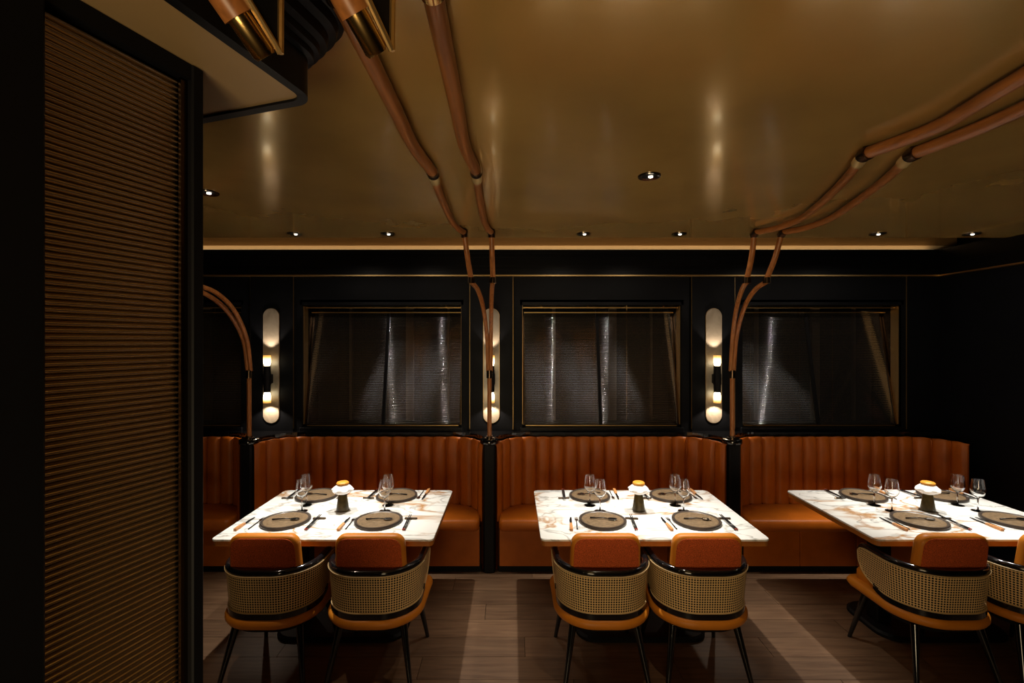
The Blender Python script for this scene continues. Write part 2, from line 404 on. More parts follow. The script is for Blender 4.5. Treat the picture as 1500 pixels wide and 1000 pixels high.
# ------------------------------------------------------------------ booths
SEATZ, SF, BACKF = .47, 3.77, 4.18
BR, BHW, BTOP = .28, .93, 1.05
def booth_path(n):
    L1 = PI/2*BR; L2 = 2*(BHW-BR); T = 2*L1+L2
    def at(s):
        if s < L1:
            a = s/BR; p = (-BHW+BR-BR*math.cos(a), BACKF-BR+BR*math.sin(a)); nrm = (math.cos(a), -math.sin(a))
        elif s < L1+L2:
            p = (-BHW+BR+s-L1, BACKF); nrm = (0, -1)
        else:
            a = (s-L1-L2)/BR; p = (BHW-BR+BR*math.sin(a), BACKF-BR+BR*math.cos(a)); nrm = (-math.sin(a), -math.cos(a))
        return p, nrm
    return at, T
def channel_mesh(s0, s1):
    at, T = booth_path(0); NU = 9; zs = [SEATZ-.06, .55, .70, .85, .95, 1.01, 1.035, BTOP, BTOP, BTOP-.01]
    ins = [0, 0, 0, 0, 0, .002, .006, .012, .016, .018]
    rings = []
    for z, d in zip(zs, ins):
        ring = []
        for k in range(NU):
            u = -1+2*k/(NU-1); (x, y), (nx, ny) = at(s0+(s1-s0)*(k/(NU-1)*.985+.0075))
            puff = .034*math.sqrt(max(0, 1-abs(u)**2.6))-.012
            lift = .010*(1-u*u) if d > .010 else 0
            o = puff-d
            ring.append((x+nx*o, y+ny*o, z+lift))
        rings.append(ring)
    return MB().loft(rings, caps=False, closed=False).mesh('channel', 'leather', smooth=True, sharp=80)
at_, T_ = booth_path(0); NCH = 18
CH = [channel_mesh(T_*i/NCH, T_*(i+1)/NCH) for i in range(NCH)]
def seat_outline(inset, front):
    at, T = booth_path(0); pts = []
    for k in range(33):
        (x, y), (nx, ny) = at(T*k/32); pts.append((x+nx*inset, y+ny*inset))
    hw = BHW-inset
    r = .03
    return [(-hw, front+r), ] + pts + [(hw, front+r), (hw-r*.3, front+r*.3), (hw-r, front), (-hw+r, front), (-hw+r*.3, front+r*.3)]
def build_booth(label):
    b = empty('booth_bench', (0, 4.0, 0), label, 'bench', 'orange leather booths along the wall')
    def P(name, m, mb, **k):
        for q, v in enumerate(mb.v): mb.v[q] = (v[0], v[1]-4.0, v[2])
        return mb.build(name, m, b, **k)
    rings = []
    for z, d, f in ((.375, .012, .012), (.385, .004, .004), (.40, 0, 0), (.44, 0, 0), (.458, .004, .006), (.466, .012, .016), (SEATZ, .03, .04)):
        rings.append([(x, y, z) for x, y in seat_outline(.005+d, SF+f)])
    P('seat_cushion', 'leather', MB().loft(rings), smooth=True, sharp=60)
    # front panel with upright joints, plinth, back board
    for k in range(4):
        x0 = -BHW+.005+k*(2*BHW-.01)/4
        P('front_panel', 'leather', MB().box(x0+.002, x0+(2*BHW-.01)/4-.002, 3.868, 3.888, .055, .374, .004))
    P('plinth', 'blackmatte', MB().box(-BHW, BHW, 3.889, 3.93, 0, .37))
    for me in CH:
        o = obj('back_channel', me, b); o.location = (0, -4.0, 0)
    # shell behind the channels
    at, T = booth_path(0); outer = []; inner = []
    for k in range(41):
        (x, y), (nx, ny) = at(T*k/40); inner.append((x-nx*.014, y-ny*.014)); outer.append((x-nx*.024, y-ny*.024))
    poly = inner+outer[::-1]
    rr = [[(x, y, z) for x, y in inner] for z in (.02, BTOP-.012)]
    sh = MB(); n = len(inner)
    vs = [(x, y, .02) for x, y in inner]+[(x, y, BTOP-.012) for x, y in inner]+[(x, y, .02) for x, y in outer]+[(x, y, BTOP-.012) for x, y in outer]
    fs = []
    for k in range(n-1):
        fs += [(k, k+1, n+k+1, n+k), (2*n+k, 3*n+k, 3*n+k+1, 2*n+k+1), (n+k, n+k+1, 3*n+k+1, 3*n+k), (k, 2*n+k, 2*n+k+1, k+1)]
    sh.add(vs, fs); P('back_shell', 'leather', sh)
    return b
BL = ['tufted orange leather booth partly hidden by the ribbed screen', 'tufted orange leather booth between ribbed screen and the middle wooden pole',
      'tufted orange leather booth in the middle, right of the central pole', 'tufted orange leather booth ending at the dark right wall']
b0 = build_booth(BL[0]); kids = list(b0.children)
booths = [b0]; b0.location.x = BC[0]
for i in (1, 2, 3):
    c_ = b0.copy(); COL.objects.link(c_); c_.location.x = BC[i]; c_['label'] = BL[i]
    for k_ in kids:
        q = k_.copy(); COL.objects.link(q); q.parent = c_
# dividing posts with shaped black ledges
PL = ['black post with round cap beside the ribbed screen', 'black post with round cap under the middle pole', 'black post with round cap under the right pole']
for i, px in enumerate(PX):
    d = empty('booth_divider', (px, 4.0, 0), PL[i], 'divider', 'black posts between booths')
    MB().box(-.048, .048, -.135, .275, 0, 1.0545, .012).build('post', 'blackmatte', d)
    # ledge: concave on both sides, following the curved booth backs
    pts = []
    h = PITCH/2; cx = h-(BHW-BR); R = BR+.045; cy = BACKF-BR-4.0
    arcR = [(cx-R*math.cos(a), cy+R*math.sin(a)) for a in [math.radians(90-78*k/10) for k in range(11)]]   # right side from back to front
    arcL = [(-x, y) for x, y in arcR[::-1]]
    poly = [(cx, .284), ] + arcR + arcL + [(-cx, .284)]
    led = MB().prism(poly, 1.055, 1.088); led.build('ledge', 'gloss', d)
    MB().lathe([(.070, 1.050), (.078, 1.056), (.080, 1.075), (.076, 1.088), (.066, 1.093)], (0, -.075, 0), 28).build('round_cap', 'gloss', d, smooth=True)
led_r = MB().box(BC[3]+.5, RX-.002, WALL-.07, WALL-.001, 1.055, 1.088).build('trim_1', 'gloss'); tag(led_r, kind='structure')
for i, bc in enumerate(BC[:3]+[BC[3]]):
    t = MB().box(bc-.66, bc+.66 if i < 3 else bc+.5-.001, WALL-.085, WALL-.013, 1.056, 1.086).build('trim_%d' % (i+2), 'black'); tag(t, kind='structure')

# ------------------------------------------------------------------ sconces
SL = ['pill shaped lit wall sconce beside the left curved pole', 'pill shaped lit wall sconce behind the middle forked pole', 'pill shaped lit wall sconce left of the right forked pole']
for i, px in enumerate(PX):
    s = empty('wall_sconce', (px, WALL-.013, 1.68), SL[i], 'wall lamp', 'wall sconces')
    pl = rrect(-.0715, .0715, -.52, .52, .0714, 10)
    MB().loft([[(x, -y0, z) for x, z in pl] for y0 in (0, .008)]).build('backplate', 'alabaster', s)
    rim = rrect(-.0745, .0745, -.523, .523, .0744, 10)
    MB().loft([[(x, -y0, z) for x, z in rim] for y0 in (-.002, .003)]).build('rim', 'brushbrass', s)
    MB().lathe([(.024, -.118), (.030, -.113), (.031, -.05), (.035, -.045), (.035, .045), (.031, .05), (.030, .113), (.024, .118)], (0, -.075, -.116), 20).build('body', 'blackmatte', s, smooth=True)
    MB().box(-.02, .02, -.075, -.008, -.156, -.076).build('bracket', 'blackmatte', s)
    for sg in (1, -1):
        prof = [(.006, .104), (.016, .110), (.025, .124), (.0305, .145), (.032, .170), (.032, .212)]
        if sg < 0: prof = [(r, -z) for r, z in prof]
        g = MB().lathe(prof, (0, -.075, -.116), 20).build('glass_shade', 'sconce_glass', s, smooth=True)
        light('sconce_lamp', 'SPOT', (px, WALL-.086, 1.564+sg*.220), 6.5, (1, .80, .60), (px, WALL-.07, 1.564+sg*.55), spot_size=math.radians(84 if sg > 0 else 118), spot_blend=.35, shadow_soft_size=.012)

# ------------------------------------------------------------------ downlights
DL = [(-1.53, 3.32, 'downlight over the left table, nearer the ribbed screen'), (-.875, 3.32, 'downlight over the left table, nearer the middle pole'),
      (.505, 3.32, 'downlight over the middle table, nearer the middle pole'), (1.178, 3.32, 'downlight over the middle table, nearer the right pole'),
      (2.577, 3.32, 'downlight over the right table, nearer the right pole'), (3.24, 3.32, 'downlight over the right table, nearest the right wall'),
      (.63, 2.16, 'recessed round downlight alone in the middle of the ceiling'), (-1.55, 2.40, 'recessed round downlight close to the ribbed screen')]
ring_me = MB().lathe([(.034, 0), (.034, -.003), (.050, -.007), (.052, -.002), (.052, 0)], n=24, capb=False, capt=False).mesh('trim_ring', 'chrome', smooth=True, sharp=40)
baf_me = MB().lathe([(.036, -.002), (.010, -.0035)], n=20, capb=False, capt=True).mesh('baffle', 'blackmatte', smooth=True)
lens_me = MB().lathe([(.011, -.0005), (.010, -.008), (.006, -.010)], n=14).mesh('lens', 'lens', smooth=True)
for i, (x, y, lab) in enumerate(DL):
    d = empty('downlight', (x, y, CZ), lab, 'ceiling light', 'recessed downlights')
    obj('trim_ring', ring_me, d); obj('baffle', baf_me, d); o = obj('lens', lens_me, d); o.location = (.006, 0, 0)
TABC = [-1.11, .845, 2.80]
for i in range(6):
    x, y, _ = DL[i]; tx = TABC[i//2]
    light('downlight_beam', 'SPOT', (x, y, CZ-.02), ROW_SPOT, (1, .95, .86), (x*.7+tx*.3, 3.14, .75), spot_size=math.radians(60), spot_blend=.95, shadow_soft_size=.018)
    light('downlight_spill', 'SPOT', (x, y, CZ-.015), ROW_SPILL, (1, .86, .72), (x, y+.3, 0), spot_size=math.radians(165), spot_blend=.3, shadow_soft_size=.009)
for i in (6, 7):
    x, y, _ = DL[i]
    light('downlight_beam', 'SPOT', (x, y, CZ-.02), 25, (1, .80, .58), (x, y+.15, 0), spot_size=math.radians(80), spot_blend=.6, shadow_soft_size=.018)

# ------------------------------------------------------------------ bulkhead and ribbed screen, left foreground
BZ = 2.45
def fillet(p0, p1, p2, r, n=8):
    p0, p1, p2 = Vector(p0), Vector(p1), Vector(p2); a = (p0-p1).normalized(); b = (p2-p1).normalized()
    ang = a.angle(b); d = r/math.tan(ang/2); s = p1+a*d; e = p1+b*d; c = p1+(a+b).normalized()*(r/math.sin(ang/2))
    va, vb = s-c, e-c; tot = va.angle(vb); sgn = 1 if va.cross(vb) > 0 else -1
    out = []
    for i in range(n+1):
        t = sgn*tot*i/n; out.append((c.x+va.x*math.cos(t)-va.y*math.sin(t), c.y+va.x*math.sin(t)+va.y*math.cos(t)))
    return out
A_, B_, C_ = Vector((-1.0, -.88)), Vector((-.447, 1.085)), Vector((-2.4, 1.70))
path = [tuple(A_)] + fillet(A_, B_, C_, .055, 10) + [tuple(C_)]
def offset(path, d):
    out = []
    for i, p in enumerate(path):
        a = Vector(path[max(i-1, 0)]); b = Vector(path[min(i+1, len(path)-1)]); t = (b-a).normalized(); out.append((p[0]+t.y*d, p[1]-t.x*d))
    return out
bk = empty('wall_bulkhead', (-.9, .8, BZ), kind='structure')
def BK(name, m, mb, **k):
    for q, v in enumerate(mb.v): mb.v[q] = (v[0]+.9, v[1]-.8, v[2]-BZ)
    return mb.build(name, m, bk, **k)
inner = offset(path, -.022)
back = [(-2.6, 1.6), (-2.6, -.88)]
BK('soffit', 'soffit', MB().prism(inner+back, BZ+.006, BZ+.02))
prof = [(-.022, BZ), (0, BZ), (.0, BZ+.085), (.012, BZ+.088), (.014, BZ+.10), (.024, BZ+.103), (.026, BZ+.118), (.040, BZ+.124), (.044, BZ+.145), (.060, BZ+.152), (.066, BZ+.172), (.078, BZ+.180), (.080, CZ-.001), (-.022, CZ-.001)]
rings = [[(x, y, z) for (x, y) in offset(path, d)] for d, z in prof]; rings.append(rings[0])
BK('fascia', 'black', MB().loft(rings, caps=False, closed=False), smooth=True, sharp=35)

pa = Vector((-.7285, .7245)); pdir = Vector((.333, 1)).normalized(); pn = Vector((pdir.y, -pdir.x))   # pn faces the camera side
ang = math.atan2(pdir.y, pdir.x)
sc = empty('ribbed_screen', (pa.x, pa.y, 0), 'tall black screen with horizontal bronze glass ribs in the left foreground', 'screen', rz=ang)
LW = .2310    # ribbed width along the screen; local x along screen, local y away from the viewer
ST, SB = 2.424, .12
MB().box(-.35, 0, -.02, .14, 0, BZ+.004, .004).build('post', 'blackmatte', sc)
MB().box(LW+.004, LW+.029, -.016, .14, 0, BZ+.004, .003).build('post', 'blackmatte', sc)
MB().box(0, LW+.004, -.012, .14, ST, BZ+.004).build('top_rail', 'blackmatte', sc)
MB().box(0, LW+.004, -.012, .14, 0, SB).build('bottom_rail', 'blackmatte', sc)
MB().box(0, LW+.004, .018, .03, SB, ST).build('back_sheet', 'darkbrass', sc)
MB().box(LW-.010, LW+.004, -.003, .004, SB, ST).build('edge_strip', 'darkbrass', sc)
RP = .0108; nr = int((ST-SB)/RP)
seg = 7
rv = [[(x, .012-.0075*math.sin(PI*k/seg)-.0, RP*.96*k/seg) for k in range(seg+1)] for x in (0, LW-.010)]
rib_me = MB().loft(rv, caps=True).mesh('rib', 'reeded', smooth=True, sharp=60)
for k in range(nr):
    o = obj('rib', rib_me, sc); o.location = (0, 0, SB+k*RP)

# ------------------------------------------------------------------ brass tipped bracket arms by the bulkhead
def arm(tip, label):
    t = Vector(tip); up_ = Vector((-.50, -.76, .86)).normalized()
    a = empty('bracket_arm', tip, label, 'bracket', 'brass tipped bracket arms')
    L = (CZ-t.z)/up_.z
    MB().tube([up_*.062, up_*(L-.03)], .0255, 20).build('wooden_arm', 'oak', a, smooth=True)
    MB().tube([(0,0,0), up_*.006, up_*.072], [.016, .0195, .0195], 20).build('brass_sleeve', 'brass', a, smooth=True)
    # slim triangular frame beside the sleeve
    q0 = Vector((.024, 0, .006)); q1 = q0+up_*(L-.05)*.62+Vector((.012, 0, 0)); q2 = Vector((.030, -.01, L*.80))
    for u, v in ((q0, q1), (q0, q2)):
        MB().tube([u, v], .0055, 8).build('frame_strip', 'brushbrass', a)
    MB().add([q0+Vector((0, .002, 0)), q1+Vector((0, .002, 0)), q2+Vector((0, .002, 0)), q0+Vector((0, .006, 0)), q1+Vector((0, .006, 0)), q2+Vector((0, .006, 0))], [(0,1,2),(5,4,3),(0,3,4,1),(1,4,5,2),(2,5,3,0)]).build('dark_infill', 'blackmatte', a)
    MB().lathe([(.038, L*up_.z-.012), (.038, L*up_.z)], (up_.x*L, up_.y*L, 0), 20).build('ceiling_rose', 'brass', a)
    return a
arm((-.417, .80, 2.383), 'wooden bracket arm with brass sleeve in front of the black fascia')
arm((-.228, .80, 2.388), 'wooden bracket arm with brass sleeve against the gold ceiling')

# ------------------------------------------------------------------ forked wooden poles
PR = .0185
def pole(px, forks, label):
    p = empty('forked_pole', (px, 3.925, 1.09), label, 'pole', 'forked wooden poles')
    def P(name, m, pts, r, n=12, **k):
        mb = MB().tube([Vector(q)-Vector((px, 3.925, 1.09)) for q in pts], r, n); return mb.build(name, m, p, smooth=True, **k)
    P('foot_collar', 'darkbrass', [(px, 3.925, 1.093), (px, 3.925, 1.101), (px, 3.925, 1.102), (px, 3.925, 1.115)], [.042, .042, .027, .027], 20)
    P('lower_pole', 'oak', [(px, 3.925, 1.115), (px, 3.925, 1.60)], PR)
    P('ring', 'darkbrass', [(px, 3.925, 1.595), (px, 3.925, 1.66)], .026, 18)
    for f in forks:
        c1, t1, c2, c3 = [Vector(q) for q in f['k']]
        s = f['s']; a = Vector((px+s*.012, 3.925, 1.655))
        d1 = (c1-a)
        arc = catmull([a, a+Vector((d1.x*.06, d1.y*.09, d1.z*.42)), a+Vector((d1.x*.30, d1.y*.34, d1.z*.76)), a+Vector((d1.x*.62, d1.y*.66, d1.z*.94)), c1], 9)
        P('lower_branch', 'oak', arc, PR*.92)
        P('clamp', 'darkbrass', [c1+Vector((0,0,-.012)), c1+Vector((0,0,.028))], .026, 16)
        mid = catmull([c1+Vector((0,0,.02)), c1.lerp(t1, .5)+Vector((0, -.012, 0)), t1], 6)
        P('upper_branch', 'oak', mid, PR)
        P('clamp', 'darkbrass', [t1+Vector((0, .012, -.012)), t1+Vector((0, -.03, .006))], .026, 16)
        P('hanger', 'darkbrass', [t1+Vector((0, -.01, 0)), (t1.x, t1.y-.01, CZ)], .009, 8)
        arc2 = catmull([t1+Vector((0, -.015, .002))]+[t1.lerp(c2, q)+Vector((f['b']*w_, 0, -.004)) for q, w_ in ((.12, .60), (.28, 1), (.48, .88), (.66, .66), (.84, .36))]+[c2], 8); e2 = (arc2[-3]-c2).normalized()
        P('ceiling_pole', 'oak_y', arc2, PR)
        dd = (c3-c2).normalized()
        P('sleeve', 'satinbrass', [c2+e2*.078, c2], .0245, 18)
        P('clamp', 'darkbrass', [c2+e2*.002, c2-e2*.006, c2+Vector((0, -.030, 0))], .027, 16)
        P('hanger', 'darkbrass', [c2+Vector((0, -.012, 0)), (c2.x, c2.y-.012, CZ)], .010, 8)
        arc3 = catmull([c2+Vector((0, -.02, .002)), c2.lerp(c3, .28)+Vector((f.get('b3', 0), 0, -.004)), c2.lerp(c3, .55)+Vector((f.get('b3', 0)*.55, 0, -.004)), c3], 9)
        P('ceiling_pole', 'oak_y', arc3, PR*1.25)
        P('sleeve', 'brass', [c3+Vector((0, .03, 0)), c3+Vector((0, -.05, 0))], .029, 18)
    return p
CP = CZ-.03
pole(PX[1], [dict(k=[(-.287, 3.30, 2.32), (-.322, 3.18, CP), (-.343, 2.056, CP), (-.367, .965, CP)], s=-1, b=-.035, b3=-.017),
             dict(k=[(-.134, 3.30, 2.32), (-.138, 3.18, CP), (-.155, 2.04, CP), (-.166, .955, CP)], s=1, b=-.025, b3=-.018)], 'forked wooden pole in the middle rising to the gold ceiling')
pole(PX[2], [dict(k=[(1.646, 3.30, 2.32), (1.636, 3.18, CP), (1.38, 1.85, CP), (1.37, .95, CP)], s=-1, b=.147, b3=.06),
             dict(k=[(1.785, 3.30, 2.32), (1.820, 3.18, CP), (1.565, 1.85, CP), (1.60, .95, CP)], s=1, b=.135, b3=.015)], 'forked wooden pole right of centre bending along the ceiling')
pole(PX[0], [dict(k=[(-2.36, 3.30, 2.30), (-2.40, 3.18, CP), (-2.0, 2.1, CP), (-1.9, 1.75, CP)], s=-1, b=-.012),
             dict(k=[(-2.22, 3.30, 2.30), (-2.24, 3.18, CP), (-1.85, 2.1, CP), (-1.75, 1.75, CP)], s=1, b=-.012)], 'curved wooden pole next to the ribbed screen')

# ------------------------------------------------------------------ tables
TH = .75
TB = [(-3.70, -2.385), (-1.755, -.458), (.168, 1.505), (2.12, 3.45)]
TD0, TD1 = 2.738, 3.645
TL = ['white marble table mostly hidden behind the ribbed screen', 'white marble table laid for four, nearest the ribbed screen', 'white marble table laid for four in the middle booth', 'white marble table laid for four at the right edge']
for i, (x0, x1) in enumerate(TB):
    cx, cy = (x0+x1)/2, (TD0+TD1)/2
    t = empty('dining_table', (cx, cy, 0), TL[i], 'table', 'marble dining tables')
    hw, hd = (x1-x0)/2, (TD1-TD0)/2
    o1 = rrect(-hw, hw, -hd, hd, .03, 5); o2 = rrect(-hw+.002, hw-.002, -hd+.002, hd-.002, .03, 5); o3 = rrect(-hw+.004, hw-.004, -hd+.004, hd-.004, .03, 5)
    MB().loft([[(x, y, TH-.012) for x, y in o1], [(x, y, TH-.002) for x, y in o1], [(x, y, TH) for x, y in o2]]).build('marble_top', 'marble', t)
    MB().prism(o3, TH-.042, TH-.012).build('edge_band', 'walnutedge', t)
    for s in (-.30, .30):
        MB().box(s-.05, s+.05, -.05, .05, .03, TH-.042, .008).build('column', 'blackmatte', t)
    MB().loft([[(x, y, z) for x, y in rrect(-.42+d, .42-d, -.22+d, .22-d, .12, 6)] for z, d in ((0, .0), (.018, 0), (.03, .012))]).build('base', 'blackmatte', t)

# ------------------------------------------------------------------ table settings
def noisy_plate():
    rr = [(.142, 0), (.148, .004), (.149, .014), (.145, .019), (.137, .019), (.130, .014), (.0, .013)]
    n = 36; rings = []
    for r, z in rr[:-1]:
        rings.append([((r*(1+.018*math.sin(3*a+.5)+.012*math.cos(2*a)))*math.cos(a), (r*(1+.018*math.sin(3*a+.5)))*math.sin(a), z) for a in [2*PI*i/n for i in range(n)]])
    return rings
RG = noisy_plate()
plate_rim_me = MB().loft(RG, caps=False).mesh('rim', 'plate_rim', smooth=True, sharp=50)
pc = MB().loft([[(x*.99, y*.99, .006) for x, y, z in RG[4]], [(x, y, .0145) for x, y, z in RG[5]], ], caps=True)
for k in range(7):   # fine concentric ridges
    pass
plate_in_me = pc.mesh('well', 'plate', smooth=False)
ridge = MB()
for r in (.045, .075, .105, .126):
    ridge.lathe([(r-.004, .0143), (r, .0160), (r+.004, .0143)], n=32, capb=False, capt=False)
ridge_me = ridge.mesh('ridges', 'plate', smooth=True)
foot_me = MB().lathe([(.10, 0), (.10, .006)], n=28).mesh('foot', 'plate_rim')
# spoon
def spoon_bowl():
    rings = []
    for z, s in ((.000, .5), (.004, .9), (.006, 1.0), (.0066, .95), (.0028, .5)):
        rings.append([(.030*s*math.cos(a), .020*s*math.sin(a), z) for a in [2*PI*i/16 for i in range(16)]])
    return MB().loft(rings)
spoon_bowl_me = spoon_bowl().mesh('bowl', 'steel', smooth=True)
spoon_h_me = MB().tube([(-.028, 0, .0058), (-.06, 0, .008), (-.14, 0, .0045)], [.003, .0035, .0048], 8).mesh('handle', 'blacksteel', smooth=True)
# knife
knife_h = MB().loft([[(-.009, -.115, .0), (.009, -.115, 0), (.009, -.115, .016), (-.009, -.115, .016)], [(-.010, -.07, 0), (.008, -.07, 0), (.008, -.07, .016), (-.010, -.07, .016)], [(-.007, -.01, .001), (.007, -.01, .001), (.007, -.01, .013), (-.007, -.01, .013)]]).mesh('handle', 'handle')
knife_b = MB().loft([[(-.006, -.012, .004), (.006, -.012, .004), (.006, -.012, .007), (-.006, -.012, .007)], [(-.009, .05, .0035), (.007, .05, .0035), (.007, .05, .006), (-.009, .05, .006)], [(-.002, .105, .003), (.006, .105, .003), (.006, .105, .0045), (-.002, .105, .0045)]]).mesh('blade', 'blacksteel')
# fork
fork_h = MB().tube([(0, -.095, .003), (0, -.02, .004), (0, .035, .006)], [.0042, .0032, .0026], 8).mesh('handle', 'blacksteel', smooth=True)
fork_n = MB().loft([[(-.003, .033, .004), (.003, .033, .004), (.003, .033, .0065), (-.003, .033, .0065)], [(-.011, .05, .003), (.011, .05, .003), (.011, .05, .005), (-.011, .05, .005)], [(-.011, .062, .0035), (.011, .062, .0035), (.011, .062, .0055), (-.011, .062, .0055)]]).mesh('neck', 'steel')
tine_me = MB().tube([(0, .061, .0045), (0, .08, .004), (0, .098, .0065)], [.0021, .0018, .0012], 6).mesh('tine', 'steel')
# chopsticks and rest
stick_me = MB().tube([(0, -.105, .0125), (0, .02, .0160), (0, .115, .0185)], [.0045, .004, .0028], 8).mesh('shaft', 'blacksteel', smooth=True)
stick_tip = MB().tube([(0, -.113, .0125), (0, -.1052, .0125)], .0047, 8).mesh('tip', 'redtip', smooth=True)
rest_me = MB().loft([[(x, y, z) for x, y in rrect(-.042+d, .042-d, -.008+d, .008-d, .006-d*.4, 4)] for z, d in ((0, .002), (.003, 0), (.008, 0), (.0105, .0025))]).mesh('chopstick_rest', 'darkbrass')
# wine glass (closed wall: outside then inside)
go = [(.036, 0), (.037, .0015), (.012, .004), (.0045, .010), (.0038, .05), (.0042, .082), (.012, .092), (.030, .108), (.0410, .130), (.0415, .150), (.037, .182), (.0325, .212)]
gi = [(.0315, .212), (.0358, .182), (.0402, .150), (.0396, .131), (.0288, .1105), (.012, .0960), (.002, .0945)]
glass_bowl = MB().lathe(go+gi, n=24, capb=True, capt=True).mesh('wine_glass', 'glass', smooth=True, sharp=60)
# table lamp
lamp_base = MB().lathe([(.040, 0), (.042, .004), (.041, .02), (.027, .112), (.024, .118)], n=24).mesh('base', 'vase', smooth=True, sharp=40)
sh_rings = []
for r, z, am in ((.022, .112, 0), (.040, .120, .03), (.066, .136, .06), (.071, .146, .07), (.062, .156, .05), (.045, .172, .02), (.038, .178, 0)):
    sh_rings.append([(r*(1+am*math.cos(6*a))*math.cos(a), r*(1+am*math.cos(6*a))*math.sin(a), z) for a in [2*PI*i/36 for i in range(36)]])
lamp_shade = MB().loft(sh_rings).mesh('shade', 'shade', smooth=True, sharp=60)
lamp_cap = MB().lathe([(.034, .176), (.041, .182), (.041, .190), (.034, .197), (.010, .198)], n=24).mesh('cap', 'amber', smooth=True, sharp=50)

def group_obj(name, loc, rz, parts, label, cat, group):
    e = empty(name, loc, label, cat, group, rz)
    for nm, me, *off in parts:
        o = obj(nm, me, e)
        if off: o.location = off[0]
    return e
SX = [(-1.445, -.852), (.577, 1.176), (2.60, 3.185)]
tname = ['left', 'middle', 'right']
for ti, (xa, xb) in enumerate(SX):
    TN = ['screen-side table', 'middle table', 'rightmost table'][ti]
    cxm = (xa+xb)/2
    for si, x in enumerate((xa, xb)):
        for far in (0, 1):
            yc = 3.492 if far else 3.005
            rz = PI if far else random.uniform(-.05, .05)
            side = 'left' if si == 0 else 'right'
            where = ('booth side' if far else 'chair side') + ', ' + side + ' place, ' + TN
            def put(lx, ly):
                return (x+(-lx if far else lx), yc+(-ly if far else ly), TH)
            group_obj('dinner_plate', put(0, 0), rz+random.uniform(-.3, .3), [('foot', foot_me), ('rim', plate_rim_me), ('well', plate_in_me), ('ridges', ridge_me)], 'round brown stoneware plate, ' + where, 'plate', 'brown plates')
            p = put(.062, -.005); group_obj('spoon', (p[0], p[1], TH+.0165), rz+random.uniform(-.15, .15), [('bowl', spoon_bowl_me), ('handle', spoon_h_me)], 'spoon lying on the plate, ' + where, 'spoon', 'spoons on plates')
            jj = random.uniform(-.06, .06)
            group_obj('table_knife', put(-.205 - (.03 if far == 0 and si == 0 and ti == 0 else 0), -.035), rz+jj, [('handle', knife_h), ('blade', knife_b)], 'wooden handled knife beside plate, ' + where, 'knife', 'wooden handled knives')
            f = group_obj('fork', put(-.168, -.03), rz+jj, [('handle', fork_h), ('neck', fork_n)], 'slim dark fork beside plate, ' + where, 'fork', 'forks')
            for k in range(4):
                o = obj('tine', tine_me, f); o.location = (-.0087+k*.0058, 0, 0)
            ps = put(.190, -.03)
            r = obj('chopstick_rest', rest_me); r.location = (put(.198, .045)[0], put(.198, .045)[1], TH); r.rotation_euler = (0, 0, rz+random.uniform(-.1, .1)); tag(r, 'small dark chopstick rest right of plate, ' + where, 'rest', 'chopstick rests')
            for k in (0, 1):
                group_obj('chopstick', (ps[0]+(k-.5)*.0105, ps[1], TH-.003), rz+jj, [('shaft', stick_me), ('tip', stick_tip)], ('left' if k == 0 else 'right') + ' black chopstick of a pair, ' + where, 'chopstick', 'chopsticks, ' + where)
            gx = x + ((.02, -.012)[si] if far == 0 else (-.0, -.02)[si]); gy = 3.310 if far else 3.195
            if ti == 1 and far: gx = x-.03
            if ti == 2: gx = x+(-.02 if not far else -.05); gy += .004
            g = obj('wine_glass', glass_bowl); g.location = (gx, gy, TH); tag(g, 'clear empty wine glass, ' + where, 'glass', 'wine glasses')
    group_obj('table_lamp', ((-1.152, .862, 2.83)[ti], 3.205, TH), .4*ti, [('base', lamp_base), ('shade', lamp_shade), ('cap', lamp_cap)], 'dark tapered table lamp with white shade on the ' + TN, 'table lamp', 'table lamps')

# ------------------------------------------------------------------ chairs
def chair_path(s, grow=0.0):
    """s in -1..1 from left arm end round the back to right arm end; returns point and outward normal"""
    a = .252; yb = -.262; yf = .13; rc = .20
    L1 = yf-(yb+rc); L2 = PI/2*rc; L3 = a-rc; T = L1+L2+L3; d = abs(s)*T
    if d < L3: p = (d, yb); n = (0, -1)
    elif d < L3+L2:
        t = (d-L3)/rc; p = (a-rc+rc*math.sin(t), yb+rc-rc*math.cos(t)); n = (math.sin(t), -math.cos(t))
    else: p = (a, yb+rc+d-L3-L2); n = (1, 0)
    sg = -1 if s < 0 else 1
    return (sg*(p[0]+n[0]*grow), p[1]+n[1]*grow), (sg*n[0], n[1]), T
CT = .645
def zlo(s):
    t = max(0, (abs(s)-.66)/.34); return .443+.115*(1-math.sqrt(max(0, 1-t*t)))
def ztop(s):
    t = max(0, (abs(s)-.84)/.16); return CT-.034*(1-math.sqrt(max(0, 1-t*t)))
def chair_panel(g0, zl, zt, ns=60, nz=6, lean=.016):
    b = MB(); b.uv = []; vs = []; fs = []; T = chair_path(0)[2]
    for i in range(ns+1):
        s = -1+2*i/ns; lo, hi = zl(s), zt(s)
        for j in range(nz+1):
            z = lo+(hi-lo)*j/nz; (x, y), n, _ = chair_path(s, g0+lean*((z-.443)/.20))
            vs.append((x, y, z)); b.uv.append((s*T, z))
    for i in range(ns):
        for j in range(nz): fs.append((i*(nz+1)+j, (i+1)*(nz+1)+j, (i+1)*(nz+1)+j+1, i*(nz+1)+j+1))
    return b.add(vs, fs)
def seat_ring(g, z, front=.255):
    r = .05; pts = [chair_path(-1+2*i/40, g)[0] for i in range(41)]
    hw = pts[-1][0]
    fr = [(hw+.002, .19), (hw-.010, front-r*.5), (hw-.03, front-.008), (hw-.07, front), (-hw+.07, front), (-hw+.03, front-.008), (-hw+.010, front-r*.5), (-hw-.002, .19)]
    return [(x, y, z) for x, y in pts+fr]
